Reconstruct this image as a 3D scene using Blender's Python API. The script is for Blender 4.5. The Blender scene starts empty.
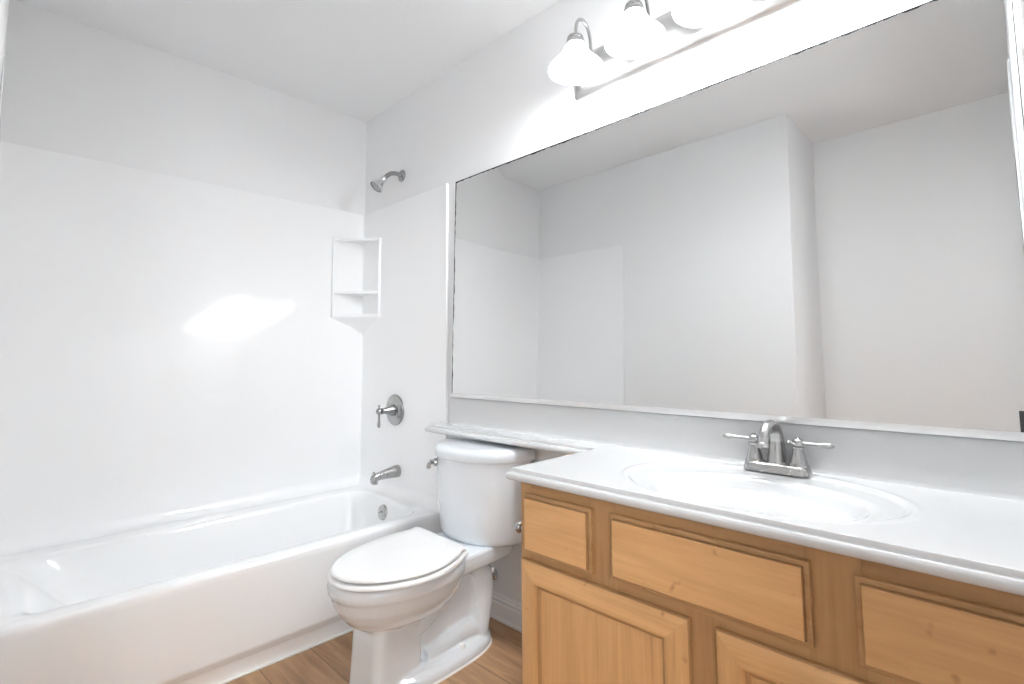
import bpy, bmesh, math, random
from mathutils import Vector, Matrix, noise
PI = math.pi
sc = bpy.context.scene
COL = sc.collection

# ------------------------------------------------------------------ camera
YAW, PITCH, ROLL = math.radians(45.2473), math.radians(4.81), math.radians(-0.5088)
F = Vector((-math.cos(YAW)*math.cos(PITCH), math.sin(YAW)*math.cos(PITCH), math.sin(PITCH)))
Rt = F.cross(Vector((0, 0, 1))).normalized()
Up = Rt.cross(F)
R2 = Rt*math.cos(ROLL) + Up*math.sin(ROLL)
U2 = Up*math.cos(ROLL) - Rt*math.sin(ROLL)
cam_d = bpy.data.cameras.new('camera')
cam = bpy.data.objects.new('camera', cam_d)
COL.objects.link(cam)
M = Matrix((R2, U2, -F)).transposed().to_4x4()
M.translation = Vector((2.6479, -1.4822, 1.0334))
cam.matrix_world = M
cam_d.sensor_fit = 'HORIZONTAL'
cam_d.sensor_width = 36.0
cam_d.lens = 519.137/1024*36
cam_d.shift_y = -29.43/1024
cam_d.clip_start = 0.005
sc.camera = cam

# ------------------------------------------------------------------ light
world = bpy.data.worlds.new('world')
sc.world = world
world.use_nodes = True
world.node_tree.nodes['Background'].inputs[0].default_value = (1, 1, 1, 1)
world.node_tree.nodes['Background'].inputs[1].default_value = 0.3
sc.view_settings.view_transform = 'Standard'
sc.view_settings.look = 'None'
sc.view_settings.gamma = 1.0
sc.view_settings.use_curve_mapping = False
sc.view_settings.exposure = 1.5
sc.cycles.use_adaptive_sampling = False
sc.cycles.max_bounces = 16
sc.cycles.diffuse_bounces = 10
sc.cycles.glossy_bounces = 6
sc.cycles.sample_clamp_indirect = 6.0
sc.cycles.caustics_reflective = False
sc.cycles.caustics_refractive = False
BULB_W = 4.7          # each bulb of the vanity light
HALL_W = 15.0         # fill light added in the hall behind the doorway

# added fill light in the unseen hall, beyond the doorway in the right wall
hl = bpy.data.lights.new('hall_fill_light', 'AREA')
hl.shape = 'RECTANGLE'; hl.size = 1.1; hl.size_y = 1.5; hl.energy = HALL_W; hl.color = (0.94, 0.98, 1.0)
hall_fill = bpy.data.objects.new('hall_fill_light', hl)
COL.objects.link(hall_fill)
hall_fill.location = (3.90, -2.00, 1.35)
hall_fill.rotation_euler = Vector((-1, 0.42, 0.0)).to_track_quat('-Z', 'Y').to_euler()

# ------------------------------------------------------------------ sizes (metres)
H = 2.40
L = 1.4954            # length of the tub alcove
TUBX = 0.769          # front of the tub
TUBZ = 0.353
SURZ = 1.841
NOOKX, NOOKY = 1.796, 1.9875
EASTX = 2.667
CT = 0.739            # counter height
MIR_L, MIR_R, MIR_T, MIR_B, MIR_S = 0.8255, 2.6665, 1.8348, 0.866, 0.0228

# ------------------------------------------------------------------ materials
def mat(name):
    m = bpy.data.materials.new(name)
    m.use_nodes = True
    nt = m.node_tree
    return m, nt, nt.nodes['Principled BSDF']

def N(nt, t, **kw):
    n = nt.nodes.new(t)
    for k, v in kw.items():
        setattr(n, k, v)
    return n

def plain(name, col, rough=0.5, metal=0.0, bump=None, coat=0.0, aniso=0.0):
    m, nt, p = mat(name)
    p.inputs['Base Color'].default_value = (*col, 1)
    p.inputs['Roughness'].default_value = rough
    p.inputs['Metallic'].default_value = metal
    p.inputs['Coat Weight'].default_value = coat
    p.inputs['Coat Roughness'].default_value = 0.05
    tc = N(nt, 'ShaderNodeTexCoord')
    if bump:
        scale, strength, dist = bump
        nz = N(nt, 'ShaderNodeTexNoise')
        nz.inputs['Scale'].default_value = scale
        nz.inputs['Detail'].default_value = 3
        b = N(nt, 'ShaderNodeBump')
        b.inputs['Strength'].default_value = strength
        b.inputs['Distance'].default_value = dist
        nt.links.new(tc.outputs['Object'], nz.inputs['Vector'])
        nt.links.new(nz.outputs['Fac'], b.inputs['Height'])
        nt.links.new(b.outputs['Normal'], p.inputs['Normal'])
    else:
        nz = N(nt, 'ShaderNodeTexNoise')
        nz.inputs['Scale'].default_value = 9
        mr = N(nt, 'ShaderNodeMapRange')
        mr.inputs['To Min'].default_value = rough*0.92
        mr.inputs['To Max'].default_value = min(1, rough*1.08)
        nt.links.new(tc.outputs['Object'], nz.inputs['Vector'])
        nt.links.new(nz.outputs['Fac'], mr.inputs['Value'])
        nt.links.new(mr.outputs['Result'], p.inputs['Roughness'])
    return m

def wood(name, axis, gain=1.0, knot=0.70):
    """maple with the grain along axis (0 x, 2 z)"""
    m, nt, p = mat(name)
    tc = N(nt, 'ShaderNodeTexCoord')
    oi = N(nt, 'ShaderNodeObjectInfo')
    mp = N(nt, 'ShaderNodeMapping')
    s = [16.0, 16.0, 16.0]
    s[axis] = 1.6
    mp.inputs['Scale'].default_value = s
    mul = N(nt, 'ShaderNodeVectorMath', operation='SCALE')
    mul.inputs[0].default_value = (7.3, 3.1, 5.7)
    nt.links.new(oi.outputs['Random'], mul.inputs['Scale'])
    nt.links.new(tc.outputs['Object'], mp.inputs['Vector'])
    nt.links.new(mul.outputs[0], mp.inputs['Location'])
    n1 = N(nt, 'ShaderNodeTexNoise')
    n1.inputs['Scale'].default_value = 1.0
    n1.inputs['Detail'].default_value = 6
    n1.inputs['Roughness'].default_value = 0.6
    n1.inputs['Distortion'].default_value = 1.0
    nt.links.new(mp.outputs['Vector'], n1.inputs['Vector'])
    mp2 = N(nt, 'ShaderNodeMapping')
    s2 = [150.0, 150.0, 150.0]
    s2[axis] = 5.0
    mp2.inputs['Scale'].default_value = s2
    nt.links.new(tc.outputs['Object'], mp2.inputs['Vector'])
    n2 = N(nt, 'ShaderNodeTexNoise')
    n2.inputs['Scale'].default_value = 1.0
    n2.inputs['Detail'].default_value = 3
    nt.links.new(mp2.outputs['Vector'], n2.inputs['Vector'])
    add = N(nt, 'ShaderNodeMath', operation='MULTIPLY_ADD')
    add.inputs[1].default_value = 0.35
    nt.links.new(n2.outputs['Fac'], add.inputs[0])
    nt.links.new(n1.outputs['Fac'], add.inputs[2])
    cr = N(nt, 'ShaderNodeValToRGB')
    e = cr.color_ramp.elements
    e[0].position, e[0].color = 0.34, (0.30*gain, 0.155*gain, 0.062*gain, 1)
    e[1].position, e[1].color = 1.0, (0.60*gain, 0.365*gain, 0.165*gain, 1)
    k = cr.color_ramp.elements.new(0.55); k.color = (0.475*gain, 0.265*gain, 0.110*gain, 1)
    k = cr.color_ramp.elements.new(0.75); k.color = (0.545*gain, 0.315*gain, 0.138*gain, 1)
    nt.links.new(add.outputs[0], cr.inputs['Fac'])
    # little knots and nicks
    n3 = N(nt, 'ShaderNodeTexNoise')
    n3.inputs['Scale'].default_value = 22
    n3.inputs['Detail'].default_value = 2
    nt.links.new(tc.outputs['Object'], n3.inputs['Vector'])
    c3 = N(nt, 'ShaderNodeValToRGB')
    c3.color_ramp.elements[0].position = knot
    c3.color_ramp.elements[0].color = (1, 1, 1, 1)
    c3.color_ramp.elements[1].position = knot+0.09
    c3.color_ramp.elements[1].color = (0.60, 0.50, 0.42, 1)
    nt.links.new(n3.outputs['Fac'], c3.inputs['Fac'])
    mx = N(nt, 'ShaderNodeMix', data_type='RGBA', blend_type='MULTIPLY')
    mx.inputs[0].default_value = 1.0
    nt.links.new(cr.outputs['Color'], mx.inputs[6])
    nt.links.new(c3.outputs['Color'], mx.inputs[7])
    nt.links.new(mx.outputs[2], p.inputs['Base Color'])
    p.inputs['Roughness'].default_value = 0.42
    b = N(nt, 'ShaderNodeBump')
    b.inputs['Strength'].default_value = 0.15
    b.inputs['Distance'].default_value = 0.001
    nt.links.new(n2.outputs['Fac'], b.inputs['Height'])
    nt.links.new(b.outputs['Normal'], p.inputs['Normal'])
    return m

def planks():
    m, nt, p = mat('oak_plank_floor')
    tc = N(nt, 'ShaderNodeTexCoord')
    mp = N(nt, 'ShaderNodeMapping')
    mp.inputs['Location'].default_value = (0.75, 0.085, 0)
    br = N(nt, 'ShaderNodeTexBrick')
    br.inputs['Color1'].default_value = (0.1, 0.1, 0.1, 1)
    br.inputs['Color2'].default_value = (0.9, 0.9, 0.9, 1)
    br.inputs['Mortar'].default_value = (0, 0, 0, 1)
    br.inputs['Scale'].default_value = 1
    br.inputs['Mortar Size'].default_value = 0.0012
    br.inputs['Brick Width'].default_value = 1.2
    br.inputs['Row Height'].default_value = 0.176
    nt.links.new(tc.outputs['Object'], mp.inputs['Vector'])
    nt.links.new(mp.outputs['Vector'], br.inputs['Vector'])
    mp2 = N(nt, 'ShaderNodeMapping')
    mp2.inputs['Scale'].default_value = (3.0, 26, 1)
    nt.links.new(tc.outputs['Object'], mp2.inputs['Vector'])
    av = N(nt, 'ShaderNodeVectorMath', operation='ADD')
    nt.links.new(mp2.outputs['Vector'], av.inputs[0])
    sc_ = N(nt, 'ShaderNodeVectorMath', operation='SCALE')
    sc_.inputs['Scale'].default_value = 9
    nt.links.new(br.outputs['Color'], sc_.inputs[0])
    nt.links.new(sc_.outputs[0], av.inputs[1])
    n1 = N(nt, 'ShaderNodeTexNoise')
    n1.inputs['Scale'].default_value = 1
    n1.inputs['Detail'].default_value = 7
    n1.inputs['Roughness'].default_value = 0.65
    n1.inputs['Distortion'].default_value = 0.8
    nt.links.new(av.outputs[0], n1.inputs['Vector'])
    cr = N(nt, 'ShaderNodeValToRGB')
    e = cr.color_ramp.elements
    e[0].position, e[0].color = 0.28, (0.25, 0.135, 0.068, 1)
    e[1].position, e[1].color = 0.75, (0.56, 0.345, 0.19, 1)
    nt.links.new(n1.outputs['Fac'], cr.inputs['Fac'])
    mx = N(nt, 'ShaderNodeMix', data_type='RGBA')
    mx.inputs[7].default_value = (0.10, 0.055, 0.028, 1)
    nt.links.new(br.outputs['Fac'], mx.inputs[0])
    nt.links.new(cr.outputs['Color'], mx.inputs[6])
    nt.links.new(mx.outputs[2], p.inputs['Base Color'])
    p.inputs['Roughness'].default_value = 0.45
    b = N(nt, 'ShaderNodeBump')
    b.inputs['Strength'].default_value = 0.3
    b.inputs['Distance'].default_value = 0.001
    nt.links.new(n1.outputs['Fac'], b.inputs['Height'])
    nt.links.new(b.outputs['Normal'], p.inputs['Normal'])
    return m

def mirror_mat(x0, z1, x1):
    """silvered glass whose backing has worn black along the top, left and right edges (local coords)"""
    m, nt, p = mat('silvered_glass')
    p.inputs['Base Color'].default_value = (0.83, 0.835, 0.835, 1)
    p.inputs['Metallic'].default_value = 1.0
    p.inputs['Roughness'].default_value = 0.0
    tc = N(nt, 'ShaderNodeTexCoord')
    sp = N(nt, 'ShaderNodeSeparateXYZ')
    nt.links.new(tc.outputs['Object'], sp.inputs[0])
    def math2(op, a, b):
        n = N(nt, 'ShaderNodeMath', operation=op)
        for i, v in enumerate((a, b)):
            if isinstance(v, (int, float)):
                n.inputs[i].default_value = v
            else:
                nt.links.new(v, n.inputs[i])
        return n.outputs[0]
    dt = math2('SUBTRACT', z1, sp.outputs['Z'])
    dl = math2('SUBTRACT', sp.outputs['X'], x0)
    dr = math2('SUBTRACT', x1, sp.outputs['X'])
    d = math2('MINIMUM', dt, math2('ADD', dl, 0.0006))
    nz = N(nt, 'ShaderNodeTexNoise')
    nz.inputs['Scale'].default_value = 34
    nz.inputs['Detail'].default_value = 5
    nt.links.new(tc.outputs['Object'], nz.inputs['Vector'])
    nzl = N(nt, 'ShaderNodeTexNoise')
    nzl.inputs['Scale'].default_value = 4.5
    nt.links.new(tc.outputs['Object'], nzl.inputs['Vector'])
    w = math2('ADD', math2('MULTIPLY', math2('SUBTRACT', nz.outputs['Fac'], 0.5), 0.013),
              math2('MULTIPLY', math2('SUBTRACT', nzl.outputs['Fac'], 0.42), 0.012))
    w = math2('ADD', w, 0.0046)
    mask = math2('LESS_THAN', d, w)
    dk = N(nt, 'ShaderNodeBsdfDiffuse')
    dk.inputs['Color'].default_value = (0.02, 0.02, 0.02, 1)
    mix = N(nt, 'ShaderNodeMixShader')
    out = nt.nodes['Material Output']
    nt.links.new(mask, mix.inputs[0])
    nt.links.new(p.outputs[0], mix.inputs[1])
    nt.links.new(dk.outputs[0], mix.inputs[2])
    nt.links.new(mix.outputs[0], out.inputs[0])
    # old glass is not quite flat
    n2 = N(nt, 'ShaderNodeTexNoise')
    n2.inputs['Scale'].default_value = 2.2
    n2.inputs['Detail'].default_value = 1
    nt.links.new(tc.outputs['Object'], n2.inputs['Vector'])
    b = N(nt, 'ShaderNodeBump')
    b.inputs['Strength'].default_value = 0.05
    b.inputs['Distance'].default_value = 0.01
    nt.links.new(n2.outputs['Fac'], b.inputs['Height'])
    nt.links.new(b.outputs['Normal'], p.inputs['Normal'])
    return m

def shade_mat():
    m, nt, p = mat('frosted_white_glass')
    p.inputs['Base Color'].default_value = (0.93, 0.93, 0.92, 1)
    p.inputs['Roughness'].default_value = 0.3
    p.inputs['Emission Color'].default_value = (0.96, 0.98, 1.0, 1)
    lw = N(nt, 'ShaderNodeTexNoise')
    lw.inputs['Scale'].default_value = 6
    tc = N(nt, 'ShaderNodeTexCoord')
    mr = N(nt, 'ShaderNodeMapRange')
    mr.inputs['To Min'].default_value = 2.0
    mr.inputs['To Max'].default_value = 2.4
    nt.links.new(tc.outputs['Object'], lw.inputs['Vector'])
    nt.links.new(lw.outputs['Fac'], mr.inputs['Value'])
    nt.links.new(mr.outputs['Result'], p.inputs['Emission Strength'])
    return m

WALL = plain('white_wall_paint', (0.81, 0.815, 0.82), 0.55, bump=(160, 0.25, 0.0012))
CEIL = plain('white_ceiling_paint', (0.83, 0.835, 0.84), 0.7, bump=(140, 0.25, 0.0012))
TRIM = plain('white_gloss_trim', (0.84, 0.84, 0.85), 0.3)
ACRYL = plain('white_acrylic', (0.895, 0.90, 0.905), 0.10)
PORC = plain('white_porcelain', (0.75, 0.785, 0.82), 0.12, coat=0.6)
PLAST = plain('white_seat_plastic', (0.86, 0.86, 0.86), 0.2, coat=0.3)
MARB = plain('white_cultured_marble', (0.66, 0.665, 0.67), 0.14, coat=0.4)
PLATE = plain('satin_nickel', (0.56, 0.555, 0.55), 0.30, 1.0)
NICK = plain('brushed_nickel', (0.46, 0.455, 0.45), 0.27, 1.0)
DNICK = plain('dark_brushed_nickel', (0.40, 0.40, 0.40), 0.25, 1.0)
CHROME = plain('chrome', (0.78, 0.78, 0.79), 0.08, 1.0)
DARK = plain('black_rubber', (0.03, 0.03, 0.03), 0.6)
ALU = plain('satin_aluminium', (0.80, 0.80, 0.80), 0.35, 0.7)
HOSE = plain('braided_hose', (0.45, 0.45, 0.46), 0.4, 0.8)
CAULK = plain('white_caulk', (0.82, 0.82, 0.80), 0.5)
WOODX = wood('maple_horizontal_grain', 0, 1.30)
WOODZ = wood('maple_upright_grain', 2, 1.22)
WORNX = wood('worn_maple_horizontal_grain', 0, 1.12, 0.67)
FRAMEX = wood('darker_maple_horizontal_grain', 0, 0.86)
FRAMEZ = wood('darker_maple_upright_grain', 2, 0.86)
FLOORM = planks()
SHADE = shade_mat()

# ------------------------------------------------------------------ mesh helpers
def box(bm, x0, x1, y0, y1, z0, z1, bev=0.0, seg=2):
    r = bmesh.ops.create_cube(bm, size=1)
    vs = r['verts']
    for v in vs:
        v.co = Vector((x0 if v.co.x < 0 else x1, y0 if v.co.y < 0 else y1, z0 if v.co.z < 0 else z1))
    if bev:
        es = {e for v in vs for e in v.link_edges}
        bmesh.ops.bevel(bm, geom=list(es), offset=bev, segments=seg, profile=0.5, affect='EDGES')
    return bm

def loft(bm, rings, cap0=True, cap1=True, closed=True):
    R = [[bm.verts.new(p) for p in r] for r in rings]
    n = len(R[0])
    for a, b in zip(R, R[1:]):
        for i in range(n if closed else n-1):
            j = (i+1) % n
            try:
                bm.faces.new((a[i], a[j], b[j], b[i]))
            except ValueError:
                pass
    if cap0: bm.faces.new(R[0][::-1])
    if cap1: bm.faces.new(R[-1])
    return bm

def lathe(bm, prof, origin=(0, 0, 0), axis=(0, 0, 1), seg=32, cap0=True, cap1=True):
    """prof: (radius, height) along axis"""
    a = Vector(axis).normalized()
    u = a.orthogonal().normalized()
    w = a.cross(u)
    o = Vector(origin)
    rings = [[o + a*h + (u*math.cos(2*PI*i/seg) + w*math.sin(2*PI*i/seg))*max(r, 1e-5) for i in range(seg)] for r, h in prof]
    return loft(bm, rings, cap0, cap1)

def tube(bm, pts, rad, seg=16, cap=True):
    pts = [Vector(p) for p in pts]
    n = len(pts)
    rad = rad if isinstance(rad, (list, tuple)) else [rad]*n
    t0 = (pts[1]-pts[0]).normalized()
    u = t0.orthogonal().normalized()
    rings = []
    for i, p in enumerate(pts):
        t = (pts[min(i+1, n-1)] - pts[max(i-1, 0)]).normalized()
        u = (u - t*u.dot(t)).normalized()
        w = t.cross(u)
        rings.append([p + (u*math.cos(2*PI*k/seg) + w*math.sin(2*PI*k/seg))*rad[i] for k in range(seg)])
    return loft(bm, rings, cap, cap)

def spline(ctrl, n=24):
    """Catmull-Rom through control tuples (any length)"""
    c = [tuple(x) for x in ctrl]
    c = [c[0]] + c + [c[-1]]
    out = []
    segs = len(c)-3
    for s in range(segs):
        p0, p1, p2, p3 = c[s:s+4]
        for k in range(n):
            t = k/n
            out.append(tuple(0.5*((2*b) + (-a+d)*t + (2*a-5*b+4*d-e)*t*t + (-a+3*b-3*d+e)*t**3)
                             for a, b, d, e in zip(p0, p1, p2, p3)))
    out.append(c[-2])
    return out

def closed_spline(ctrl, n=6):
    m = len(ctrl)
    out = []
    for s in range(m):
        p0, p1, p2, p3 = (ctrl[(s+i-1) % m] for i in range(4))
        for k in range(n):
            t = k/n
            out.append(tuple(0.5*((2*b) + (-a+d)*t + (2*a-5*b+4*d-e)*t*t + (-a+3*b-3*d+e)*t**3)
                             for a, b, d, e in zip(p0, p1, p2, p3)))
    return out

def rrect(x0, x1, y0, y1, r, n=8):
    """rounded rectangle outline, counter-clockwise"""
    out = []
    for cx, cy, a0 in ((x1-r, y1-r, 0), (x0+r, y1-r, 90), (x0+r, y0+r, 180), (x1-r, y0+r, 270)):
        for k in range(n+1):
            a = math.radians(a0 + 90*k/n)
            out.append((cx + r*math.cos(a), cy + r*math.sin(a)))
    return out

def mesh_from(name, bm, material, smooth=40, origin=Vector((0, 0, 0))):
    bmesh.ops.remove_doubles(bm, verts=bm.verts, dist=1e-6)
    bmesh.ops.recalc_face_normals(bm, faces=bm.faces)
    me = bpy.data.meshes.new(name)
    bm.to_mesh(me)
    bm.free()
    me.transform(Matrix.Translation(-origin))
    mats = material if isinstance(material, (list, tuple)) else [material]
    for m in mats:
        me.materials.append(m)
    if smooth:
        me.shade_smooth()
        me.set_sharp_from_angle(angle=math.radians(smooth))
    return me

def root_of(o):
    while o.parent: o = o.parent
    return o

def obj(name, bm, material, parent=None, smooth=40, label=None):
    og = root_of(parent).location if parent else Vector((0, 0, 0))
    o = bpy.data.objects.new(name, mesh_from(name, bm, material, smooth, og))
    COL.objects.link(o)
    if parent: o.parent = parent
    if label: o['label'] = label
    return o

def thing(name, label, cat, loc, group=None):
    o = bpy.data.objects.new(name, None)
    COL.objects.link(o)
    o.location = loc
    o.empty_display_size = 0.05
    o['label'] = label
    o['category'] = cat
    if group: o['group'] = group
    return o

def struct(name, bm, material, smooth=0):
    o = obj(name, bm, material, None, smooth)
    o['kind'] = 'structure'
    return o

NB = bmesh.new
def B(*a, **k): return box(NB(), *a, **k)

# ------------------------------------------------------------------ room shell
HX0, HX1, HY0, HY1 = EASTX+0.11, 3.95, -2.6, -0.3      # the hall beyond the doorway
struct('floor', B(-0.1, HX1+0.1, -2.7, 0.1, -0.06, 0), FLOORM)
struct('ceiling', B(-0.1, HX1+0.1, -2.7, 0.1, H, H+0.06), CEIL)
struct('wall_back', B(-0.1, 0, -L-0.1, 0.1, 0, H), WALL)
struct('wall_vanity', B(0, EASTX+0.11, 0, 0.1, 0, H), WALL)
struct('wall_opposite', B(0, NOOKX, -NOOKY-0.1, -L, 0, H), WALL)
struct('wall_nook', B(NOOKX, EASTX+0.11, -NOOKY-0.1, -NOOKY, 0, H), WALL)
DY0, DY1, DZ = -1.86, -0.98, 2.02
bm = NB()
box(bm, EASTX, EASTX+0.11, DY1, 0, 0, H)
box(bm, EASTX, EASTX+0.11, -NOOKY, DY0, 0, H)
box(bm, EASTX, EASTX+0.11, DY0, DY1, DZ, H)
struct('wall_right', bm, WALL)
bm = NB()
box(bm, HX1, HX1+0.1, HY0-0.1, HY1+0.1, 0, H)
box(bm, HX0-0.11, HX1, HY1, HY1+0.1, 0, H)
box(bm, HX0-0.11, HX1, HY0-0.1, HY0, 0, H)
box(bm, HX0-0.11, HX0, HY0, -NOOKY-0.1, 0, H)
struct('wall_hall', bm, WALL)

def base_prof():       # (depth out of the wall, height)
    return [(0, 0), (0.016, 0), (0.016, 0.010), (0.012, 0.016), (0.012, 0.062), (0.0085, 0.066), (0.0085, 0.070),
            (0.012, 0.073), (0.012, 0.080), (0.008, 0.083), (0.007, 0.091), (0.003, 0.096), (0, 0.096)]
def baseboard(name, x0, x1, y, sgn):
    bm = NB()
    loft(bm, [[(x, y + sgn*d, z) for d, z in base_prof()] for x in (x0, x1)])
    return struct(name, bm, TRIM, 30)
baseboard('baseboard_vanity', TUBX+0.003, 1.667, 0, -1)
baseboard('baseboard_opposite', TUBX+0.003, NOOKX+0.012, -L, 1)
baseboard('baseboard_nook', NOOKX, EASTX, -NOOKY, 1)
# door casing on the room side of the doorway
bm = NB()
box(bm, EASTX-0.008, EASTX, DY1, DY1+0.055, 0, DZ+0.055, 0.003)
box(bm, EASTX-0.008, EASTX, DY0-0.055, DY0, 0, DZ+0.055, 0.003)
box(bm, EASTX-0.008, EASTX, DY0, DY1, DZ, DZ+0.055, 0.003)
struct('trim_doorway', bm, TRIM, 30)

# ------------------------------------------------------------------ bathtub
TY0, TY1 = -L+0.002, -0.002
tub = thing('bathtub', 'white alcove bathtub with a plain apron along the back wall', 'bathtub', (TUBX/2, -L/2, 0))
def tring(x0, x1, y0, y1, r, z, n=10):
    return [(x, y, z) for x, y in rrect(x0, x1, y0, y1, r, n)]
bm = NB()
X1 = TUBX
rings = []
# outside: foot of the apron, step out, apron, rolled rim, ledge, basin
def outer(dx, z, r=0.004): return tring(0.002, X1-dx, TY0, TY1, r, z)
rings += [outer(0.016, 0.0), outer(0.016, 0.052), outer(0.014, 0.056), outer(0.002, 0.078), outer(0.0005, 0.083), outer(0.0, 0.09),
          outer(0.0, 0.30), outer(-0.001, 0.325), outer(0.0, 0.340), outer(0.003, 0.348), outer(0.008, 0.3518), outer(0.014, TUBZ)]
def inner(t, z, r):
    # t: inset of the basin wall
    return tring(0.135+t*0.9, X1-0.068-t*0.75, TY0+0.04+t*4.6, TY1-0.075-t*0.9, r, z)
rings += [inner(0, TUBZ, 0.10), inner(0.006, TUBZ-0.002, 0.10), inner(0.012, TUBZ-0.008, 0.10), inner(0.018, TUBZ-0.022, 0.10),
          inner(0.035, 0.25, 0.10), inner(0.055, 0.15, 0.11), inner(0.070, 0.095, 0.12), inner(0.095, 0.072, 0.12), inner(0.125, 0.064, 0.10)]
loft(bm, rings, False, True)
obj('tub_shell', bm, ACRYL, tub, 35)
bm = NB()
o = (0.393, -0.098, 0.290)
ax = (0, -1, 0.17)
lathe(bm, [(0.0, 0.016), (0.010, 0.0165), (0.024, 0.014), (0.033, 0.010), (0.036, 0.004), (0.036, -0.02)][::-1], o, ax, 32)
obj('overflow_plate', bm, NICK, tub)
bm = NB()
tube(bm, [(0.393, -0.112, 0.300), (0.393, -0.121, 0.300), (0.393, -0.127, 0.294)], [0.006, 0.005, 0.004], 10)
obj('trip_lever', bm, NICK, tub)
bm = NB()
lathe(bm, [(0.032, 0.055), (0.032, 0.064), (0.026, 0.066), (0.012, 0.0655)], (0.385, -0.34, 0), (0, 0, 1), 28)
obj('drain', bm, NICK, tub)
bm = NB()
box(bm, TUBX-0.018, TUBX-0.009, -L+0.01, -0.02, 0, 0.006, 0.002)
obj('caulk_line', bm, CAULK, tub)

# ------------------------------------------------------------------ tub surround
sur = thing('tub_surround', 'glossy white moulded wall panels round the bathtub', 'tub surround', (0.02, -0.02, TUBZ))
T = 0.011
def offs(path, d):
    """offset an open plan path to its left by d"""
    out = []
    n = len(path)
    for i in range(n):
        p = Vector(path[i])
        a = (Vector(path[i])-Vector(path[i-1])).normalized() if i else None
        b = (Vector(path[i+1])-Vector(path[i])).normalized() if i < n-1 else None
        na = Vector((-a.y, a.x)) if a else None
        nb = Vector((-b.y, b.x)) if b else None
        if na and nb:
            m = (na+nb).normalized()
            out.append(p + m*(d/max(0.3, m.dot(na))))
        else:
            out.append(p + (na or nb)*d)
    return out
rc = 0.010
path = [(TUBX-0.004, -T)]
def arc(cx, cy, a0, a1, n=8):
    return [(cx + rc*math.cos(math.radians(a0+(a1-a0)*k/n)), cy + rc*math.sin(math.radians(a0+(a1-a0)*k/n))) for k in range(n+1)]
path += arc(T+rc, -T-rc, 90, 180)
TL = 0.004
path += arc(T+rc, -L+TL+rc, 180, 270)
path += [(TUBX-0.004, -L+TL)]
bm = NB()
z0, z1 = TUBZ+0.0005, SURZ
fr = [Vector(p) for p in path]                       # face towards the room
def wallside(p, i):
    if i <= 0: return Vector((p.x, -0.001))
    return p
bk = []
for p in fr:                                         # the back of the panels lies on the walls
    if p.y > -T-rc-1e-4 and p.x > T+rc-1e-4: bk.append(Vector((p.x, -0.001)))
    elif p.y < -L+TL+rc+1e-4 and p.x > T+rc-1e-4: bk.append(Vector((p.x, -L+0.001)))
    elif p.y > -T-rc: bk.append(Vector((0.001, -0.001)) if p.y-(-T-rc) > 0.005 else Vector((0.001, -T-rc)))
    elif p.y < -L+TL+rc: bk.append(Vector((0.001, -L+0.001)) if (-L+TL+rc)-p.y > 0.005 else Vector((0.001, -L+TL+rc)))
    else: bk.append(Vector((0.001, p.y)))
fo = offs(path, 0.005)                               # +left of travel = outward (to the wall)
rows = [([p for p in fr], z0), ([p for p in fr], z1-0.005), (offs(path, -0.0), z1-0.0045)]
V = lambda pts, z: [bm.verts.new((p[0], p[1], z)) for p in pts]
cove = [V(offs(path, 0.050*(1-math.sin(math.radians(a)))), z0+0.050*(1-math.cos(math.radians(a)))) for a in (8, 22, 38, 54, 70, 82)]
a0 = V(fr, z0+0.050); a1 = V(fr, z1-0.005)
mid = [f.lerp(b, 0.25) for f, b in zip(fr, bk)]
a2 = V(mid, z1)
a3 = V(bk, z1); a4 = V(bk, z0)
for A_, B_ in tuple(zip(cove, cove[1:])) + ((cove[-1], a0), (a0, a1), (a1, a2), (a2, a3), (a3, a4)):
    for i in range(len(fr)-1):
        bm.faces.new((A_[i], A_[i+1], B_[i+1], B_[i]))
for i in (0, -1):
    bm.faces.new([c[i] for c in cove] + [a0[i], a1[i], a2[i], a3[i], a4[i]])
obj('wall_panel', bm, ACRYL, sur, 30)
# rolled vertical lips at the two free edges of the panels
for y0, y1 in ((-T-0.004, -0.001), (-L+0.001, -L+TL+0.0004)):
    bm = NB()
    box(bm, TUBX-0.006, TUBX, y0, y1, TUBZ+0.0005, SURZ, 0.0014, 2)
    obj('edge_lip', bm, ACRYL, sur, 30)
# moulded two-tier shelf in the corner by the taps
SX, SY = 0.200, -0.200
def tri(z, dx=0.0, q=0.012):
    """corner wedge outline: corner of the panels plus a slightly hollow front edge"""
    a, b = Vector((SX-dx, -T+0.002)), Vector((T-0.002, SY+dx))
    n = Vector((1, -1)).normalized()
    pts = [a + (b-a)*(k/10) - n*q*math.sin(PI*k/10) for k in range(11)]
    return [(p.x, p.y, z) for p in pts] + [(T-0.002, -T+0.002, z)]
shelf = NB()
loft(shelf, [tri(1.672), tri(1.668, -0.003), tri(1.676, -0.003), tri(1.682)])
loft(shelf, [tri(1.377), tri(1.380, -0.003), tri(1.391, -0.003), tri(1.394)])
loft(shelf, [tri(1.172, 0.165, 0.001), tri(1.20, 0.12, 0.004), tri(1.235, 0.03), tri(1.246, 0.004), tri(1.252, -0.003), tri(1.263, -0.003), tri(1.267)])
# upright lips against each panel
d = Vector((-1, -1, 0)).normalized()
for x, y, ex, ey in ((SX, -T, -0.010, -0.016), (T, SY, 0.016, 0.010)):
    box(shelf, min(x, x+ex), max(x, x+ex), min(y, y+ey), max(y, y+ey), 1.25, 1.68, 0.004, 2)
obj('corner_shelf', shelf, ACRYL, sur, 35)

# ------------------------------------------------------------------ tub fittings
def ball(bm, c, r, seg=16):
    m = bmesh.ops.create_uvsphere(bm, u_segments=seg, v_segments=seg//2+2, radius=r)
    bmesh.ops.translate(bm, verts=m['verts'], vec=Vector(c))

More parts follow.
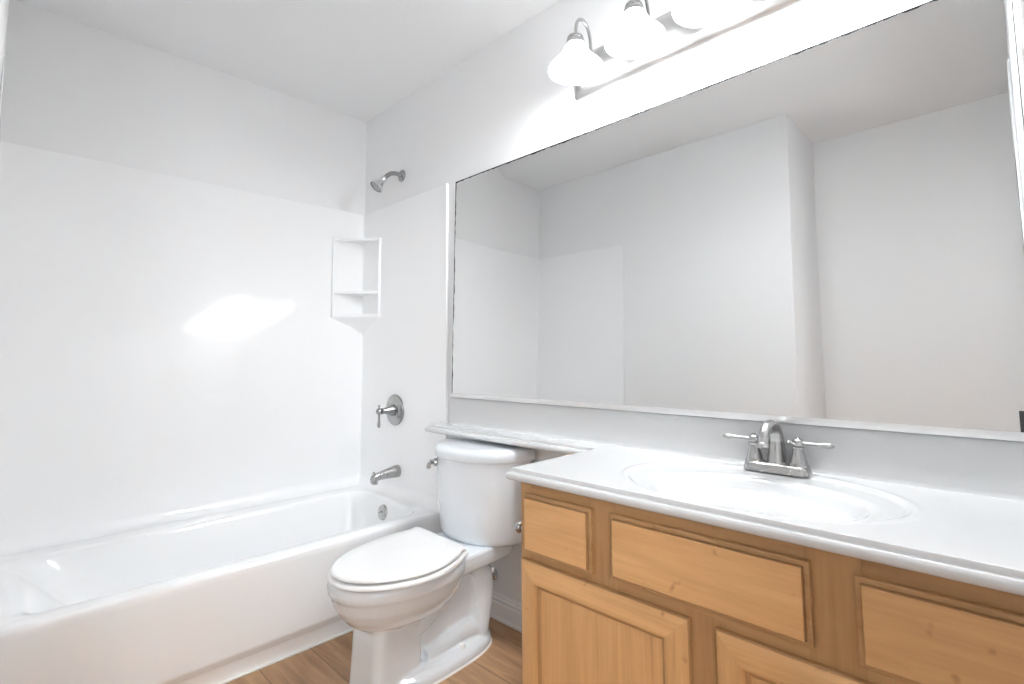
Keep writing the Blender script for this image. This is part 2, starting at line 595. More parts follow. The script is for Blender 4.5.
VX, VZ = 0.352, 0.768
val = thing('shower_valve', 'round brushed nickel shower valve with lever handle on the tub end wall', 'shower valve', (VX, -T, VZ))
bm = NB()
lathe(bm, [(0.077, 0.0), (0.078, 0.004), (0.076, 0.008), (0.069, 0.010), (0.056, 0.010), (0.052, 0.013), (0.032, 0.016), (0.032, 0.02)], (VX, -T, VZ), (0, -1, 0), 48)
obj('escutcheon', bm, DNICK, val)
bm = NB()
lathe(bm, [(0.029, 0.014), (0.028, 0.022), (0.022, 0.040), (0.016, 0.060), (0.013, 0.074), (0.016, 0.076), (0.016, 0.080), (0.013, 0.082)], (VX, -T, VZ), (0, -1, 0), 28)
ball(bm, (VX, -T-0.094, VZ), 0.016)
obj('stem', bm, DNICK, val)
bm = NB()
yy = -T-0.094
tube(bm, [(VX, yy, VZ-0.010), (VX, yy, VZ-0.030), (VX, yy, VZ-0.050), (VX, yy, VZ-0.068), (VX, yy, VZ-0.078), (VX, yy, VZ-0.082)],
     [0.006, 0.005, 0.006, 0.0085, 0.006, 0.001], 14)
tube(bm, [(VX, yy, VZ+0.012), (VX, yy, VZ+0.022)], 0.004, 10)
ball(bm, (VX, yy, VZ+0.026), 0.0065, 12)
obj('lever_handle', bm, DNICK, val)

SPX, SPZ = 0.380, 0.470
spt = thing('tub_spout', 'brushed nickel tub spout with pull-up diverter below the shower valve', 'tub spout', (SPX, -T, SPZ))
bm = NB()
rings = []
for y, zc, rw, rh in ((0, 0, 0.027, 0.030), (0.006, 0, 0.0275, 0.0305), (0.03, -0.001, 0.026, 0.028), (0.07, -0.004, 0.022, 0.023), (0.10, -0.007, 0.0195, 0.020),
                      (0.125, -0.011, 0.018, 0.019), (0.140, -0.016, 0.016, 0.019), (0.148, -0.022, 0.010, 0.014)):
    rings.append([(SPX + rw*math.cos(a), -T-y, SPZ + zc + rh*math.sin(a)) for a in [2*PI*k/24 for k in range(24)]])
loft(bm, rings)
lathe(bm, [(0.015, 0), (0.015, 0.026), (0.012, 0.027)], (SPX, -T-0.130, SPZ-0.016), (0, 0, -1), 20)
obj('spout_body', bm, NICK, spt, 50)
bm = NB()
lathe(bm, [(0.003, 0), (0.003, 0.010), (0.007, 0.012), (0.007, 0.016), (0.004, 0.018)], (SPX, -T-0.135, SPZ-0.002), (0, 0, 1), 14)
obj('diverter_knob', bm, NICK, spt)

HXX, HZZ = 0.376, 1.981
shw = thing('wall_shower', 'small brushed nickel shower head on a bent arm above the wall panels', 'shower head', (HXX, 0, HZZ))
bm = NB()
lathe(bm, [(0.031, 0), (0.031, 0.004), (0.024, 0.010), (0.012, 0.013), (0.011, 0.016)], (HXX, 0, HZZ), (0, -1, 0), 32)
obj('wall_flange', bm, DNICK, shw)
bm = NB()
apts = spline([(HXX, -0.004, HZZ), (HXX, -0.035, HZZ+0.003), (HXX, -0.065, HZZ-0.003), (HXX, -0.090, HZZ-0.022), (HXX, -0.104, HZZ-0.038)], 8)
tube(bm, apts, 0.0115, 16)
obj('shower_arm', bm, DNICK, shw)
hd = Vector((-0.12, -0.62, -0.76)).normalized()
ho = Vector((HXX, -0.100, HZZ-0.033))
bm = NB()
lathe(bm, [(0.012, 0), (0.016, 0.004), (0.018, 0.012), (0.018, 0.020), (0.014, 0.026), (0.015, 0.032), (0.020, 0.040), (0.025, 0.050), (0.033, 0.062), (0.037, 0.068), (0.037, 0.074), (0.034, 0.076)], ho, hd, 36, True, False)
obj('head_shell', bm, CHROME, shw)
bm = NB()
lathe(bm, [(0.033, 0.070), (0.0335, 0.074), (0.028, 0.0755), (0.001, 0.0765)], ho, hd, 36)
u = hd.orthogonal().normalized(); w = hd.cross(u)
for rr, nn in ((0.010, 6), (0.019, 12), (0.028, 16)):
    for k in range(nn):
        a = 2*PI*k/nn
        lathe(bm, [(0.0016, 0.074), (0.0014, 0.078)], ho + (u*math.cos(a)+w*math.sin(a))*rr, hd, 6)
obj('spray_face', bm, DNICK, shw)

# ------------------------------------------------------------------ toilet
TX = 1.140
TROT = Matrix.Translation((TX, -0.72, 0)) @ Matrix.Rotation(math.radians(4.0), 4, 'Z') @ Matrix.Translation((-TX, 0.72, 0))   # it stands a little askew
def askew(bm):
    bmesh.ops.transform(bm, matrix=TROT, verts=bm.verts)
    return bm
RIM = 0.352
toi = thing('toilet', 'white two-piece toilet with closed lid standing between the bathtub and the vanity', 'toilet', (TX, -0.40, 0))
def egg(hw, y0, y1, n=48, p=2.15, yc=None):
    """egg outline: y0 back, y1 front (more negative)"""
    yc = yc if yc is not None else y0 + (y1-y0)*0.45
    out = []
    for k in range(n):
        a = 2*PI*k/n
        c, s = math.cos(a), math.sin(a)
        x = hw*math.copysign(abs(c)**(2/p), c)
        ry = (y0-yc) if s > 0 else (yc-y1)
        y = yc + ry*math.copysign(abs(s)**(2/p), s)
        out.append((TX+x, y))
    return out
def zr(pts, z): return [(x, y, z) for x, y in pts]

bm = NB()
# the bowl
loft(bm, [zr(egg(0.060, -0.36, -0.58), 0.184), zr(egg(0.100, -0.32, -0.634), 0.200), zr(egg(0.126, -0.29, -0.661), 0.220), zr(egg(0.147, -0.27, -0.684), 0.246),
          zr(egg(0.161, -0.255, -0.700), 0.272), zr(egg(0.169, -0.25, -0.709), 0.296), zr(egg(0.173, -0.248, -0.713), 0.308), zr(egg(0.177, -0.246, -0.719), 0.316), zr(egg(0.178, -0.244, -0.722), 0.328),
          zr(egg(0.177, -0.243, -0.721), 0.343), zr(egg(0.171, -0.246, -0.714), RIM)])
# the rear deck that carries the tank
def deck(z, g): return zr(rrect(TX-0.136+g, TX+0.136-g, -0.40, -0.045-g, 0.03, 5), z)
loft(bm, [deck(0.290, 0.012), deck(0.300, 0.004), deck(0.320, 0.0), deck(0.345, 0.0), deck(RIM, 0.006)])
# front column of the pedestal
def colr(hw, yb, yf, z, r=0.05): return zr(rrect(TX-hw, TX+hw, yf, yb, r, 6), z)
loft(bm, [colr(0.082, -0.44, -0.628, 0.0, 0.03), colr(0.081, -0.44, -0.626, 0.03, 0.03), colr(0.079, -0.44, -0.622, 0.10, 0.03), colr(0.080, -0.44, -0.618, 0.16, 0.03), colr(0.080, -0.44, -0.612, 0.20, 0.03), colr(0.07, -0.42, -0.58, 0.25, 0.03)])
# foot
def foot(g, z): return zr(egg(0.128-g, -0.105-g*0.6, -0.60, 48, 2.8, -0.33), z)
loft(bm, [foot(0, 0), foot(0.0, 0.018), foot(0.004, 0.028), foot(0.02, 0.040), foot(0.05, 0.050)])
# web between the column and the rear
loft(bm, [zr(rrect(TX-0.052, TX+0.052, -0.45, -0.13, 0.04, 5), 0.02), zr(rrect(TX-0.052, TX+0.052, -0.45, -0.115, 0.04, 5), 0.30)])
# the trapway that shows as a raised loop on both flanks
trap = spline([(-0.475, 0.150), (-0.40, 0.185), (-0.335, 0.245), (-0.275, 0.285), (-0.215, 0.292), (-0.168, 0.262), (-0.150, 0.200), (-0.158, 0.130), (-0.172, 0.070), (-0.180, 0.02)], 6)
for s in (-1, 1):
    tube(bm, [(TX + s*0.056, y, z) for y, z in trap], [0.026 + 0.016*min(1, i/(0.6*len(trap))) for i in range(len(trap))], 16)
low = spline([(-0.175, 0.055), (-0.25, 0.072), (-0.33, 0.062), (-0.42, 0.052)], 5)
for s in (-1, 1):
    tube(bm, [(TX + s*0.056, y, z) for y, z in low], [0.036 - 0.010*i/len(low) for i in range(len(low))], 14)
tmp_me = bpy.data.meshes.new('bowl_raw')
bmesh.ops.recalc_face_normals(bm, faces=bm.faces)
bm.to_mesh(tmp_me); bm.free()
tmp = bpy.data.objects.new('bowl_raw', tmp_me)
COL.objects.link(tmp)
md = tmp.modifiers.new('r', 'REMESH'); md.mode = 'VOXEL'; md.voxel_size = 0.004
ms = tmp.modifiers.new('s', 'SMOOTH'); ms.factor = 0.5; ms.iterations = 7
dg = bpy.context.evaluated_depsgraph_get()
bm = NB()
bm.from_mesh(tmp.evaluated_get(dg).to_mesh())
bpy.data.objects.remove(tmp)
for v in bm.verts:
    if v.co.z < 0.004: v.co.z = 0.0
obj('bowl', askew(bm), PORC, toi, 60)
for s in (-1, 1):
    bm = NB()
    lathe(bm, [(0.013, 0.028), (0.013, 0.046), (0.010, 0.053), (0.004, 0.056)], (TX + s*0.094, -0.290, 0), (0, 0, 1), 20)
    obj('bolt_cap', askew(bm), PLAST, toi)
bm = NB()
loft(bm, [zr(egg(0.132, -0.101, -0.62, 48, 2.8, -0.33), 0.0005), zr(egg(0.129, -0.104, -0.62, 48, 2.8, -0.33), 0.006)])
obj('caulk_bead', askew(bm), CAULK, toi)

# lid and seat share one outline (hinge edge at the back)
LIDO = [(0.966, -0.288), (0.955, -0.335), (0.952, -0.42), (0.966, -0.515), (0.996, -0.605), (1.038, -0.668), (1.090, -0.708), (1.140, -0.720), (1.190, -0.710),
        (1.243, -0.675), (1.290, -0.605), (1.314, -0.525), (1.310, -0.445), (1.283, -0.372), (1.252, -0.322), (1.222, -0.296)]
def lido(g=0.0, z=0.0, back=0.0):
    m = [Vector(p) for p in LIDO]
    pts = closed_spline([tuple(p) for p in m], 6)
    # keep the hinge edge straight and its far corner crisp
    k0 = (len(LIDO)-1)*6
    hinge = [(LIDO[-1][0] + (LIDO[0][0]-LIDO[-1][0])*i/6, LIDO[-1][1] + (LIDO[0][1]-LIDO[-1][1])*i/6) for i in range(6)]
    pts = pts[:k0] + hinge
    c = Vector((1.135, -0.50))
    out = []
    for i, p in enumerate(pts):
        a = Vector(pts[i-1]); b = Vector(pts[(i+1) % len(pts)])
        t = (b-a).normalized()
        n = Vector((t.y, -t.x))
        if n.dot(Vector(p)-c) < 0: n = -n
        q = Vector(p) + n*g
        out.append((q.x, q.y + (back if q.y > -0.34 else 0), z))
    return out
bm = NB()
ZL = 0.392
loft(bm, [lido(-0.022, ZL-0.011), lido(-0.004, ZL-0.0135), lido(0.001, ZL-0.0105), lido(0.001, ZL-0.006), lido(-0.003, ZL-0.0015), lido(-0.010, ZL), [(1.135+(x-1.135)*0.75, -0.50+(y+0.50)*0.75, ZL+0.002) for x, y, z in lido(-0.010)]])
obj('lid', bm, PLAST, toi, 50)
bm = NB()
loft(bm, [lido(-0.030, RIM+0.009), lido(0.005, RIM+0.0085), lido(0.009, RIM+0.0105), lido(0.009, RIM+0.016), lido(0.005, RIM+0.0205), lido(-0.004, RIM+0.0215), lido(-0.022, RIM+0.0215)])
for bx, by in ((1.02, -0.60), (1.25, -0.60), (1.00, -0.40), (1.27, -0.42)):
    lathe(bm, [(0.008, RIM-0.002), (0.008, RIM+0.008)], (bx, by, 0), (0, 0, 1), 12)
obj('seat', bm, PLAST, toi, 50)
for s in (-1, 1):
    obj('hinge', B(TX-0.035+s*0.075-0.018, TX-0.035+s*0.075+0.018, -0.285, -0.258, RIM-0.001, RIM+0.012, 0.004, 3), PLAST, toi, 50)
# tank
def tk(a, yb, yf, z, n=64):
    """tank outline: elliptical front, flat back"""
    yc = yb - 0.020
    pts = []
    for k in range(n):
        t = 2*PI*k/n
        c, s_ = math.cos(t), math.sin(t)
        p = 2.1 if s_ < 0 else 7.0
        ry = (yc-yf) if s_ < 0 else (yb-yc)
        pts.append((TX + a*math.copysign(abs(c)**(2/p), c), yc + ry*math.copysign(abs(s_)**(2/p), s_), z))
    return pts
bm = NB()
loft(bm, [tk(0.164, -0.060, -0.190, 0.347), tk(0.188, -0.045, -0.212, 0.350), tk(0.199, -0.040, -0.222, 0.359), tk(0.203, -0.038, -0.226, 0.375), tk(0.209, -0.036, -0.233, 0.50), tk(0.213, -0.036, -0.239, 0.60), tk(0.214, -0.036, -0.241, 0.648)])
obj('tank', askew(bm), PORC, toi, 50)
bm = NB()
loft(bm, [tk(0.216, -0.034, -0.243, 0.647), tk(0.221, -0.030, -0.248, 0.648), tk(0.224, -0.028, -0.251, 0.653), tk(0.224, -0.028, -0.251, 0.672), tk(0.220, -0.031, -0.247, 0.684), tk(0.210, -0.038, -0.237, 0.691), tk(0.18, -0.055, -0.205, 0.694)])
obj('tank_lid', askew(bm), PORC, toi, 50)
bm = NB()
ln = Vector((-0.66, -0.75, 0)); lt = Vector((0.75, -0.66, 0))
lb = Vector((TX-0.146, -0.200, 0.620))
lathe(bm, [(0.015, -0.004), (0.015, 0.006), (0.010, 0.010), (0.007, 0.022)], lb, ln, 18)
tube(bm, [lb + ln*0.020 - lt*0.004, lb + ln*0.026 + lt*0.030, lb + ln*0.027 + lt*0.062 + Vector((0, 0, -0.005))], [0.007, 0.0075, 0.009], 12)
ball(bm, lb + ln*0.020, 0.010, 12)
obj('flush_lever', askew(bm), NICK, toi)

# water supply stop on the wall behind the toilet
wx, wz = 1.062, 0.163
stp = thing('water_shutoff_valve', 'chrome water shutoff valve on the wall behind the toilet', 'valve', (wx, 0, wz))
bm = NB()
lathe(bm, [(0.025, 0), (0.025, 0.003), (0.019, 0.007), (0.010, 0.009)], (wx, 0, wz), (0, -1, 0), 28)
obj('escutcheon', bm, CHROME, stp)
bm = NB()
tube(bm, [(wx, -0.006, wz), (wx, -0.045, wz)], 0.008, 14)
lathe(bm, [(0.011, 0.0), (0.012, 0.004), (0.012, 0.02), (0.008, 0.024)], (wx, -0.030, wz), (0, -1, 0), 18)
tube(bm, [(wx, -0.042, wz), (wx, -0.042, wz+0.026)], 0.0075, 12)
obj('valve_body', bm, CHROME, stp)
bm = NB()
rings = []
for y, k in ((0.054, 0.6), (0.056, 1.0), (0.064, 1.0), (0.067, 0.7)):
    rings.append([(wx + 0.012*k*math.cos(a), -y, wz + 0.022*k*math.sin(a)) for a in [2*PI*i/24 for i in range(24)]])
loft(bm, rings)
obj('oval_handle', bm, DNICK, stp)
bm = NB()
tube(bm, spline([(wx, -0.042, wz+0.024), (wx-0.005, -0.045, wz+0.07), (wx-0.03, -0.06, wz+0.12), (wx-0.045, -0.075, wz+0.165), (wx-0.040, -0.080, wz+0.185)], 8), 0.005, 10)
obj('supply_hose', bm, HOSE, stp)

# ------------------------------------------------------------------ vanity cabinet
CX0, CX1, CY = 1.664, EASTX-0.002, -0.462
CTOP = 0.7065
cab = thing('vanity_cabinet', 'maple vanity cabinet with routed drawer fronts under the white counter', 'cabinet', ((CX0+CX1)/2, CY/2, 0))
DRAW = [(1.685, 1.901, 0.530, 0.677), (1.953, 2.357, 0.537, 0.678), (2.423, 2.655, 0.535, 0.675)]
DOORS = [(1.674, 2.134, 0.085, 0.510), (2.188, 2.645, 0.085, 0.511)]
bm = NB()
box(bm, CX0, CX0+0.016, CY+0.018, -0.002, 0.0, CTOP)
box(bm, CX1-0.016, CX1, CY+0.018, -0.002, 0.0, CTOP)
box(bm, CX0+0.016, CX1-0.016, CY+0.018, -0.002, 0.075, 0.090)
box(bm, CX0+0.016, CX1-0.016, -0.010, -0.002, 0.09, CTOP)
box(bm, CX0+0.016, CX1-0.016, CY+0.06, CY+0.072, 0.0, 0.075)
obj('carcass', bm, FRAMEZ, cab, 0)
fz0, fz1 = 0.07, CTOP
for x0, x1 in ((CX0, 1.700), (1.890, 1.962), (2.348, 2.432), (2.640, CX1)):
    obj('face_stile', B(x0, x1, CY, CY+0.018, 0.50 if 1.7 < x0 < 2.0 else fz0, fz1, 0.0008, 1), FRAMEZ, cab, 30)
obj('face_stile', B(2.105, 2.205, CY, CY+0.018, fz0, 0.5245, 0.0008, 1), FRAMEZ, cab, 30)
segs = [(CX0, 1.700), (1.890, 1.962), (2.348, 2.432), (2.640, CX1)]
for z0, z1 in ((0.655, fz1),):
    for (a, b), (c, d_) in zip(segs, segs[1:]):
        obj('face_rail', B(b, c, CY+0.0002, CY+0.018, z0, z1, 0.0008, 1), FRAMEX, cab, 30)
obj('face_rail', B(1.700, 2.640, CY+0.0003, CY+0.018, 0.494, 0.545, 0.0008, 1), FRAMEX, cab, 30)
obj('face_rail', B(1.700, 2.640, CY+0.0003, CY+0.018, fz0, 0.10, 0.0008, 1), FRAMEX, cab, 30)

def darken_edges(bm, y, depth):
    """the routed edge below a given depth gets the darker wood material"""
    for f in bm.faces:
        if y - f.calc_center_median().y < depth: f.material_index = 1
def ringpanel(bm, x0, x1, z0, z1, rings, y):
    """stepped slab: rings = (inset, depth out of y)"""
    R = [[(x0+i, y-d, z0+i), (x1-i, y-d, z0+i), (x1-i, y-d, z1-i), (x0+i, y-d, z1-i)] for i, d in rings]
    loft(bm, R, True, True)
def mitre(bm, x0, x1, z0, z1, rings, y, side):
    """one mitred side of a frame with the ring profile"""
    rows = []
    for i, d in rings:
        c = [(x0+i, y-d, z0+i), (x1-i, y-d, z0+i), (x1-i, y-d, z1-i), (x0+i, y-d, z1-i)]
        rows.append((c[side], c[(side+1) % 4]))
    A = [bm.verts.new(r[0]) for r in rows]
    Bv = [bm.verts.new(r[1]) for r in rows]
    n = len(rows)
    for k in range(n):
        j = (k+1) % n
        bm.faces.new((A[k], A[j], Bv[j], Bv[k]))
    bm.faces.new(A); bm.faces.new(Bv[::-1])

DR = [(0.0, 0.0), (0.0, 0.0115), (0.0015, 0.0128), (0.0080, 0.0130), (0.0085, 0.0105), (0.0098, 0.0105), (0.0102, 0.0205), (0.0118, 0.022)]
for k, (x0, x1, z0, z1) in enumerate(DRAW):
    bm = NB()
    ringpanel(bm, x0, x1, z0, z1, DR, CY-0.0002)
    darken_edges(bm, CY, 0.0165)
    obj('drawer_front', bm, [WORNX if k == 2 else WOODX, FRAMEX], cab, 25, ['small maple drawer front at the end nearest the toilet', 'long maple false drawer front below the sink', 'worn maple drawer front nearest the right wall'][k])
FRM = [(0.0, 0.0), (0.0, 0.010), (0.002, 0.0135), (0.007, 0.0165), (0.014, 0.0185), (0.050, 0.0185), (0.053, 0.0165), (0.054, 0.0115), (0.057, 0.0105), (0.062, 0.0085), (0.062, 0.0)]
for k, (x0, x1, z0, z1) in enumerate(DOORS):
    door = None
    bm = NB()
    ringpanel(bm, x0+0.061, x1-0.061, z0+0.061, z1-0.061, [(0, 0.001), (0, 0.0065), (0.004, 0.0068), (0.007, 0.0082), (0.012, 0.0086)], CY-0.0002)
    door = obj('door', bm, WOODZ, cab, 25, ['maple cabinet door with mitred frame nearest the toilet', 'maple cabinet door with mitred frame below the sink'][k])
    for side, nm, mt in ((0, 'rail', WOODX), (1, 'stile', WOODZ), (2, 'rail', WOODX), (3, 'stile', WOODZ)):
        bm = NB()
        mitre(bm, x0, x1, z0, z1, FRM, CY-0.0002, side)
        darken_edges(bm, CY, 0.0125)
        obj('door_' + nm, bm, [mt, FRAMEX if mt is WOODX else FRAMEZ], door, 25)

# toilet paper holder on the side of the cabinet
tp = thing('toilet_paper_holder', 'round silver toilet paper holder knob on the cabinet side facing the toilet', 'toilet paper holder', (CX0, -0.42, 0.562))
for k in range(1):
    bm = NB()
    lathe(bm, [(0.020, 0), (0.020, 0.003), (0.012, 0.006), (0.008, 0.010), (0.008, 0.040)], (CX0+0.001, -0.42, 0.562), (-1, 0, 0), 24)
    obj('post', bm, NICK, tp)
    bm = NB()
    lathe(bm, [(0.008, 0.038), (0.012, 0.040), (0.0145, 0.044), (0.015, 0.049), (0.0135, 0.055), (0.008, 0.059), (0.001, 0.060)], (CX0+0.001, -0.42, 0.562), (-1, 0, 0), 28)
    obj('knob', bm, NICK, tp)

# ------------------------------------------------------------------ countertop with integral sink
BX0, MX0, X9 = 0.750, 1.640, EASTX-0.0015
YB, YF = -0.118, -0.497          # front of the shelf over the tank, front of the counter
cnt = thing('countertop', 'white one-piece counter with oval sink and shelf running over the toilet tank', 'countertop', ((MX0+X9)/2, -0.25, CTOP))
OC, OA, OB = (2.185, -0.263), 0.292, 0.205
BC, BA, BB = (2.195, -0.303), 0.220, 0.150
def topz(x, y):
    r = math.hypot((x-OC[0])/OA, (y-OC[1])/OB)
    q = math.hypot((x-BC[0])/BA, (y-BC[1])/BB)
    z = CT
    def sm(t): t = max(0, min(1, t)); return t*t*(3-2*t)
    # shallow dish with a soft lip, flat deck at the back for the faucet
    z -= 0.005*sm((1.0-r)/0.05)
    z += 0.0018*math.exp(-((r-1.02)/0.022)**2)
    if q < 1.12:
        t = max(0.0, 1.0-q)
        z -= 0.0035*sm((1.12-q)/0.12)
        z -= 0.105*(1-(1-min(1, t/0.85))**2.3)
    return z
def grid_top(bm, x0, x1, y0, y1, st):
    nx, ny = max(1, round((x1-x0)/st)), max(1, round((y1-y0)/st))
    V = [[bm.verts.new((x0+(x1-x0)*i/nx, y0+(y1-y0)*j/ny, topz(x0+(x1-x0)*i/nx, y0+(y1-y0)*j/ny))) for j in range(ny+1)] for i in range(nx+1)]
    for i in range(nx):
        for j in range(ny):
            bm.faces.new((V[i][j], V[i+1][j], V[i+1][j+1], V[i][j+1]))
E_ = 0.016                       # width of the moulded edge
OUT = [(BX0, -0.0005), (BX0, YB), (MX0, YB), (MX0, YF), (X9, YF), (X9, -0.0005)]
EDGE = [(0.016, CT), (0.0140, CT-0.0004), (0.0130, CT-0.0018), (0.0128, CT-0.0090), (0.0112, CT-0.0108), (0.0045, CT-0.0118), (0.0010, CT-0.0155), (0.0, CT-0.0205), (0.0016, CT-0.0262), (0.0060, CT-0.0305), (0.012, CT-0.0322)]
def inset(o):
    # axis aligned outline inset by o on its free sides only (wall sides and right end stay)
    return [(BX0+o, -0.0005), (BX0+o, YB+o), (MX0+o, YB+o), (MX0+o, YF+o), (X9, YF+o), (X9, -0.0005)]
full = NB()
rows = [[full.verts.new((x, y, z)) for x, y in inset(o)] for o, z in EDGE]
for a, b in zip(rows, rows[1:]):
    for i in range(5):
        full.faces.new((a[i], a[i+1], b[i+1], b[i]))
full.faces.new(rows[-1])                                  # underside
full.faces.new([r[0] for r in rows][::1] + [full.verts.new((rows[-1][0].co.x, -0.0004, CT-0.0322))])
grid_top(full, BX0+E_, MX0+E_, YB+E_, -0.0005, 0.02)
TMP = NB()
grid_top(TMP, MX0+E_, X9, YF+E_, -0.0005, 0.0042)
basin = NB()
vm = {}
for f in TMP.faces:
    c = f.calc_center_median()
    tgt = basin if math.hypot((c.x-BC[0])/BA, (c.y-BC[1])/BB) < 1.13 else full
    vs = []
    for v in f.verts:
        key = (id(tgt), v.index, round(v.co.x, 5), round(v.co.y, 5))
        if key not in vm: vm[key] = tgt.verts.new(v.co)
        vs.append(vm[key])
    tgt.faces.new(vs)
TMP.free()
obj('counter_slab', full, MARB, cnt, 35)
bs = obj('sink_basin', basin, MARB, cnt, 60)
bm = NB()
lathe(bm, [(0.022, 0.0), (0.022, 0.004), (0.017, 0.005), (0.012, 0.002)], (BC[0], BC[1], CT-0.112), (0, 0, 1), 24)
obj('drain', bm, NICK, bs)
bm = NB()
bx0 = 0.808
loft(bm, [[(x, y, z) for y, z in ((-0.0005, CT-0.001), (-0.026, CT-0.001), (-0.0225, CT+0.004), (-0.021, CT+0.012), (-0.021, 0.851), (-0.019, 0.8545), (-0.016, 0.856), (-0.0005, 0.856))] for x in (bx0, X9)])
obj('backsplash', bm, MARB, cnt, 35)

# ------------------------------------------------------------------ faucet
FX, FY = 2.176, -0.060
DZ0 = CT+0.0003
fau = thing('faucet', 'brushed nickel two-handle faucet with arched spout on the sink deck', 'faucet', (FX, FY, DZ0))
def stad(hx, hy, z, n=10):
    r = hy
    return [(FX+x, FY+y, z) for x, y in rrect(-hx, hx, -hy, hy, r*0.75, n)]
bm = NB()
loft(bm, [stad(0.078, 0.028, DZ0-0.002), stad(0.078, 0.028, DZ0+0.005), stad(0.075, 0.0255, DZ0+0.016), stad(0.072, 0.023, DZ0+0.021), stad(0.069, 0.020, DZ0+0.0225)])
obj('base_plate', bm, NICK, fau, 40)
bm = NB()
z0 = DZ0+0.021
sp_pts = spline([(0, 0.0, 0.0), (0, 0.003, 0.030), (0, 0.004, 0.062), (0, -0.004, 0.092), (0, -0.026, 0.112), (0, -0.054, 0.112), (0, -0.078, 0.094), (0, -0.089, 0.066)], 6)
n_ = len(sp_pts)
rad = []
for i in range(n_):
    t = i/(n_-1)
    rad.append(0.0115*(1-t)**1.6 + 0.0118 if t < 0.9 else 0.0128)
tube(bm, [(FX, FY+0.004+p[1], z0+p[2]) for p in sp_pts], rad, 24)
lathe(bm, [(0.0245, 0), (0.0245, 0.003), (0.0225, 0.006)], (FX, FY+0.004, z0-0.001), (0, 0, 1), 28)
e0 = Vector((FX, FY+0.004-0.089, z0+0.066))
dd = Vector((0, -0.36, -0.93)).normalized()
lathe(bm, [(0.0133, -0.002), (0.0150, 0.002), (0.0152, 0.008), (0.0145, 0.010)], e0, dd, 24)
obj('spout', bm, NICK, fau, 50)
for s in (-1, 1):
    hx = FX + s*0.0525
    bm = NB()
    lathe(bm, [(0.0235, 0), (0.0235, 0.003), (0.0205, 0.006), (0.0195, 0.012), (0.0160, 0.028), (0.0125, 0.043), (0.0115, 0.048), (0.0135, 0.050), (0.0135, 0.053), (0.011, 0.055)], (hx, FY, DZ0+0.021), (0, 0, 1), 28)
    hb = obj('handle_base', bm, NICK, fau, 50)
    bm = NB()
    zc = DZ0+0.021+0.064
    ball(bm, (hx, FY, zc), 0.0142, 18)
    q = [(0.010, 0.0052), (0.026, 0.0046), (0.044, 0.0054), (0.058, 0.0072), (0.068, 0.0078), (0.076, 0.0062), (0.081, 0.001)]
    ang = math.radians(6)
    tube(bm, [(hx + s*d_*math.cos(ang), FY - 0.004*d_/0.08, zc + 0.001) for d_, r in q], [r for d_, r in q], 14)
    tube(bm, [(hx - s*0.010, FY, zc), (hx - s*0.019, FY, zc)], 0.0035, 10)
    ball(bm, (hx - s*0.0215, FY, zc), 0.0055, 12)
    lathe(bm, [(0.004, 0.010), (0.005, 0.014), (0.003, 0.018)], (hx, FY, zc), (0, 0, 1), 12)
    obj('lever_handle', bm, NICK, hb, 50)

for o in [c for c in fau.children_recursive]:
    o.data.transform(Matrix.Diagonal((1, 1, 0.87, 1)))       # squat pattern

# ------------------------------------------------------------------ mirror
mir = thing('wall_mirror', 'large frameless wall mirror with worn black edges above the counter', 'mirror', ((MIR_L+MIR_R)/2, 0, 0.857))
def mface(z):
    # the lower edge sits out on the backsplash, the top 6 cm flatten towards the wall
    t = max(0.0, (z-(MIR_T-0.06))/0.06)
    return MIR_S*(z-MIR_T) - 0.005 - MIR_S*0.06*0.5*t*t
bm = NB()
th = 0.004
zs = [MIR_B + (MIR_T-0.06-MIR_B)*k/8 for k in range(8)] + [MIR_T-0.06+0.06*k/12 for k in range(13)]
loft(bm, [[(x, mface(z), z) for z in zs] + [(x, mface(z)+th, z) for z in zs[::-1]] for x in (MIR_L, MIR_R)])
mo = mir.location
obj('mirror_glass', bm, mirror_mat(MIR_L-mo.x, MIR_T-mo.z, MIR_R-mo.x), mir, 25)
for x in (1.0, 1.75, 2.5):      # shims that hold the lower edge off the wall
    bm = NB()
    loft(bm, [[(x+dx, -0.0003, MIR_B+0.01), (x+dx, mface(MIR_B+0.01)+th, MIR_B+0.01), (x+dx, mface(MIR_T-0.02)+th, MIR_T-0.02), (x+dx, -0.0003, MIR_T-0.02)] for dx in (-0.02, 0.02)])
    obj('mounting_cleat', bm, DARK, mir, 0)
bm = NB()
box(bm, 2.626, 2.640, mface(0.89)-0.004, mface(0.89)-0.0005, 0.874, 0.916, 0.001, 1)
obj('edge_clip', bm, DARK, mir, 30, 'dark clip at the lower right corner of the mirror')
bm = NB()      # slim channel along the bottom
yf = mface(MIR_B)
prof = [(-0.0005, 0.8565), (yf-0.004, 0.8565), (yf-0.0045, 0.8575), (yf-0.0045, 0.874), (yf-0.0025, 0.874), (yf-0.0020, 0.862), (-0.0005, 0.862)]
loft(bm, [[(x, y, z) for y, z in prof] for x in (MIR_L-0.002, MIR_R)])
obj('bottom_channel', bm, ALU, mir, 30)

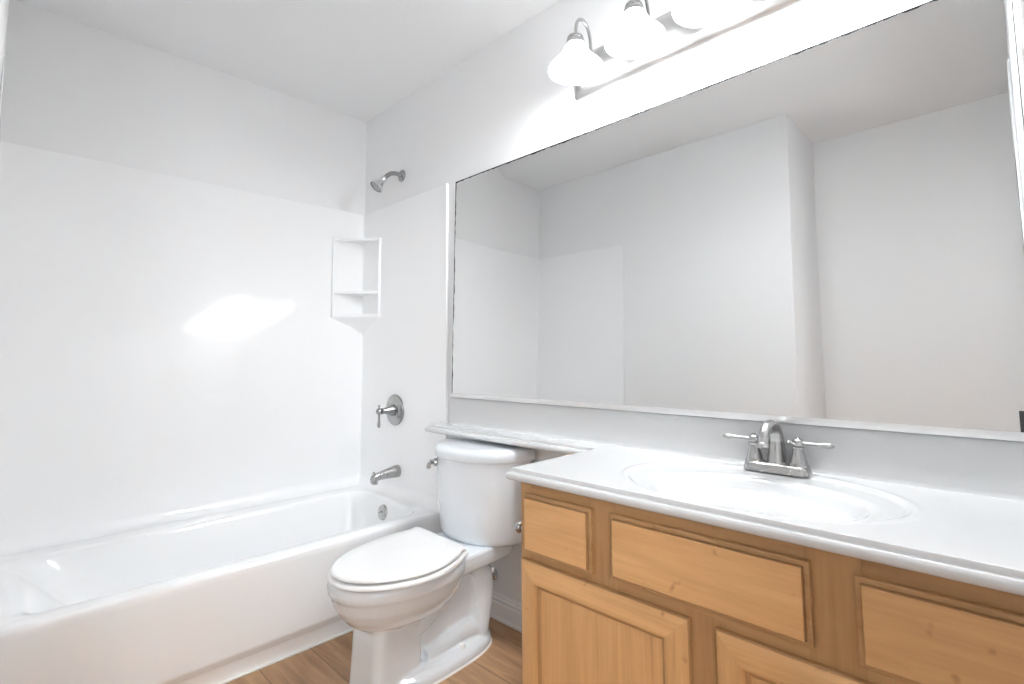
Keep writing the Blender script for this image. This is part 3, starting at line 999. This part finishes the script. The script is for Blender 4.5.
# ------------------------------------------------------------------ vanity light
PLX0, PLX1 = 1.520, 2.480
lit = thing('vanity_light', 'brushed nickel vanity light bar with lit bell shades above the mirror', 'light fixture', ((PLX0+PLX1)/2, 0, 2.05))
bm = NB()
def pl(g, y): return [(x, y, z) for x, z in rrect(PLX0+g, PLX1-g, 1.965+g, 2.125-g, 0.022, 8)]
loft(bm, [pl(0.004, 0.0), pl(0.0, -0.003), pl(0.0, -0.008), pl(0.006, -0.011), pl(0.010, -0.017), pl(0.020, -0.024), pl(0.030, -0.028), pl(0.031, -0.032), pl(0.036, -0.033)])
obj('back_plate', bm, PLATE, lit, 30)
for x in (1.77, 2.0, 2.23):
    bm = NB()
    lathe(bm, [(0.006, 0.030), (0.006, 0.036), (0.002, 0.039)], (x, 0, 2.045), (0, -1, 0), 14)
    obj('plate_screw', bm, DNICK, lit)
LY = -0.135
for lx in (1.626, 1.853, 2.080, 2.307):
    bm = NB()
    lathe(bm, [(0.017, 0.030), (0.017, 0.036), (0.010, 0.044), (0.007, 0.048)], (lx, 0, 2.048), (0, -1, 0), 22)
    ap = spline([(lx, -0.034, 2.048), (lx, -0.044, 2.055), (lx, -0.047, 2.09), (lx, -0.050, 2.140), (lx, -0.068, 2.180), (lx, -0.100, 2.190), (lx, -0.125, 2.165), (lx, LY, 2.110)], 8)
    tube(bm, ap, 0.0055, 14)
    arm = obj('arm', bm, NICK, lit, 50)
    bm = NB()
    lathe(bm, [(0.010, 2.118), (0.018, 2.115), (0.026, 2.110), (0.028, 2.104), (0.026, 2.100), (0.030, 2.095), (0.030, 2.084), (0.026, 2.078), (0.020, 2.076)], (lx, LY, 0), (0, 0, 1), 28)
    obj('fitter_cup', bm, NICK, arm, 50)
    bm = NB()
    outp = [(0.028, 2.086), (0.034, 2.077), (0.040, 2.066), (0.048, 2.052), (0.058, 2.036), (0.072, 2.021), (0.085, 2.009), (0.0915, 2.000), (0.0925, 1.993)]
    inp = [(0.091, 1.989), (0.0885, 1.993), (0.0875, 2.000), (0.081, 2.007), (0.068, 2.018), (0.054, 2.032), (0.044, 2.048), (0.036, 2.062), (0.030, 2.073), (0.023, 2.083)]
    lathe(bm, outp+inp, (lx, LY, 0), (0, 0, 1), 40, False, False)
    shd = obj('shade', bm, SHADE, arm, 60)
    bm = NB()
    lathe(bm, [(0.012, 2.090), (0.012, 2.070), (0.018, 2.060), (0.025, 2.044), (0.026, 2.032), (0.020, 2.019), (0.001, 2.012)], (lx, LY, 0), (0, 0, 1), 24)
    obj('bulb', bm, SHADE, arm, 60)
    ld = bpy.data.lights.new('bulb_light', 'POINT')
    ld.energy = BULB_W
    ld.color = (0.95, 0.98, 1.0)
    ld.shadow_soft_size = 0.05
    lo = bpy.data.objects.new('bulb_light', ld)
    COL.objects.link(lo)
    lo.parent = lit
    lo.location = Vector((lx, LY, 2.006)) - lit.location
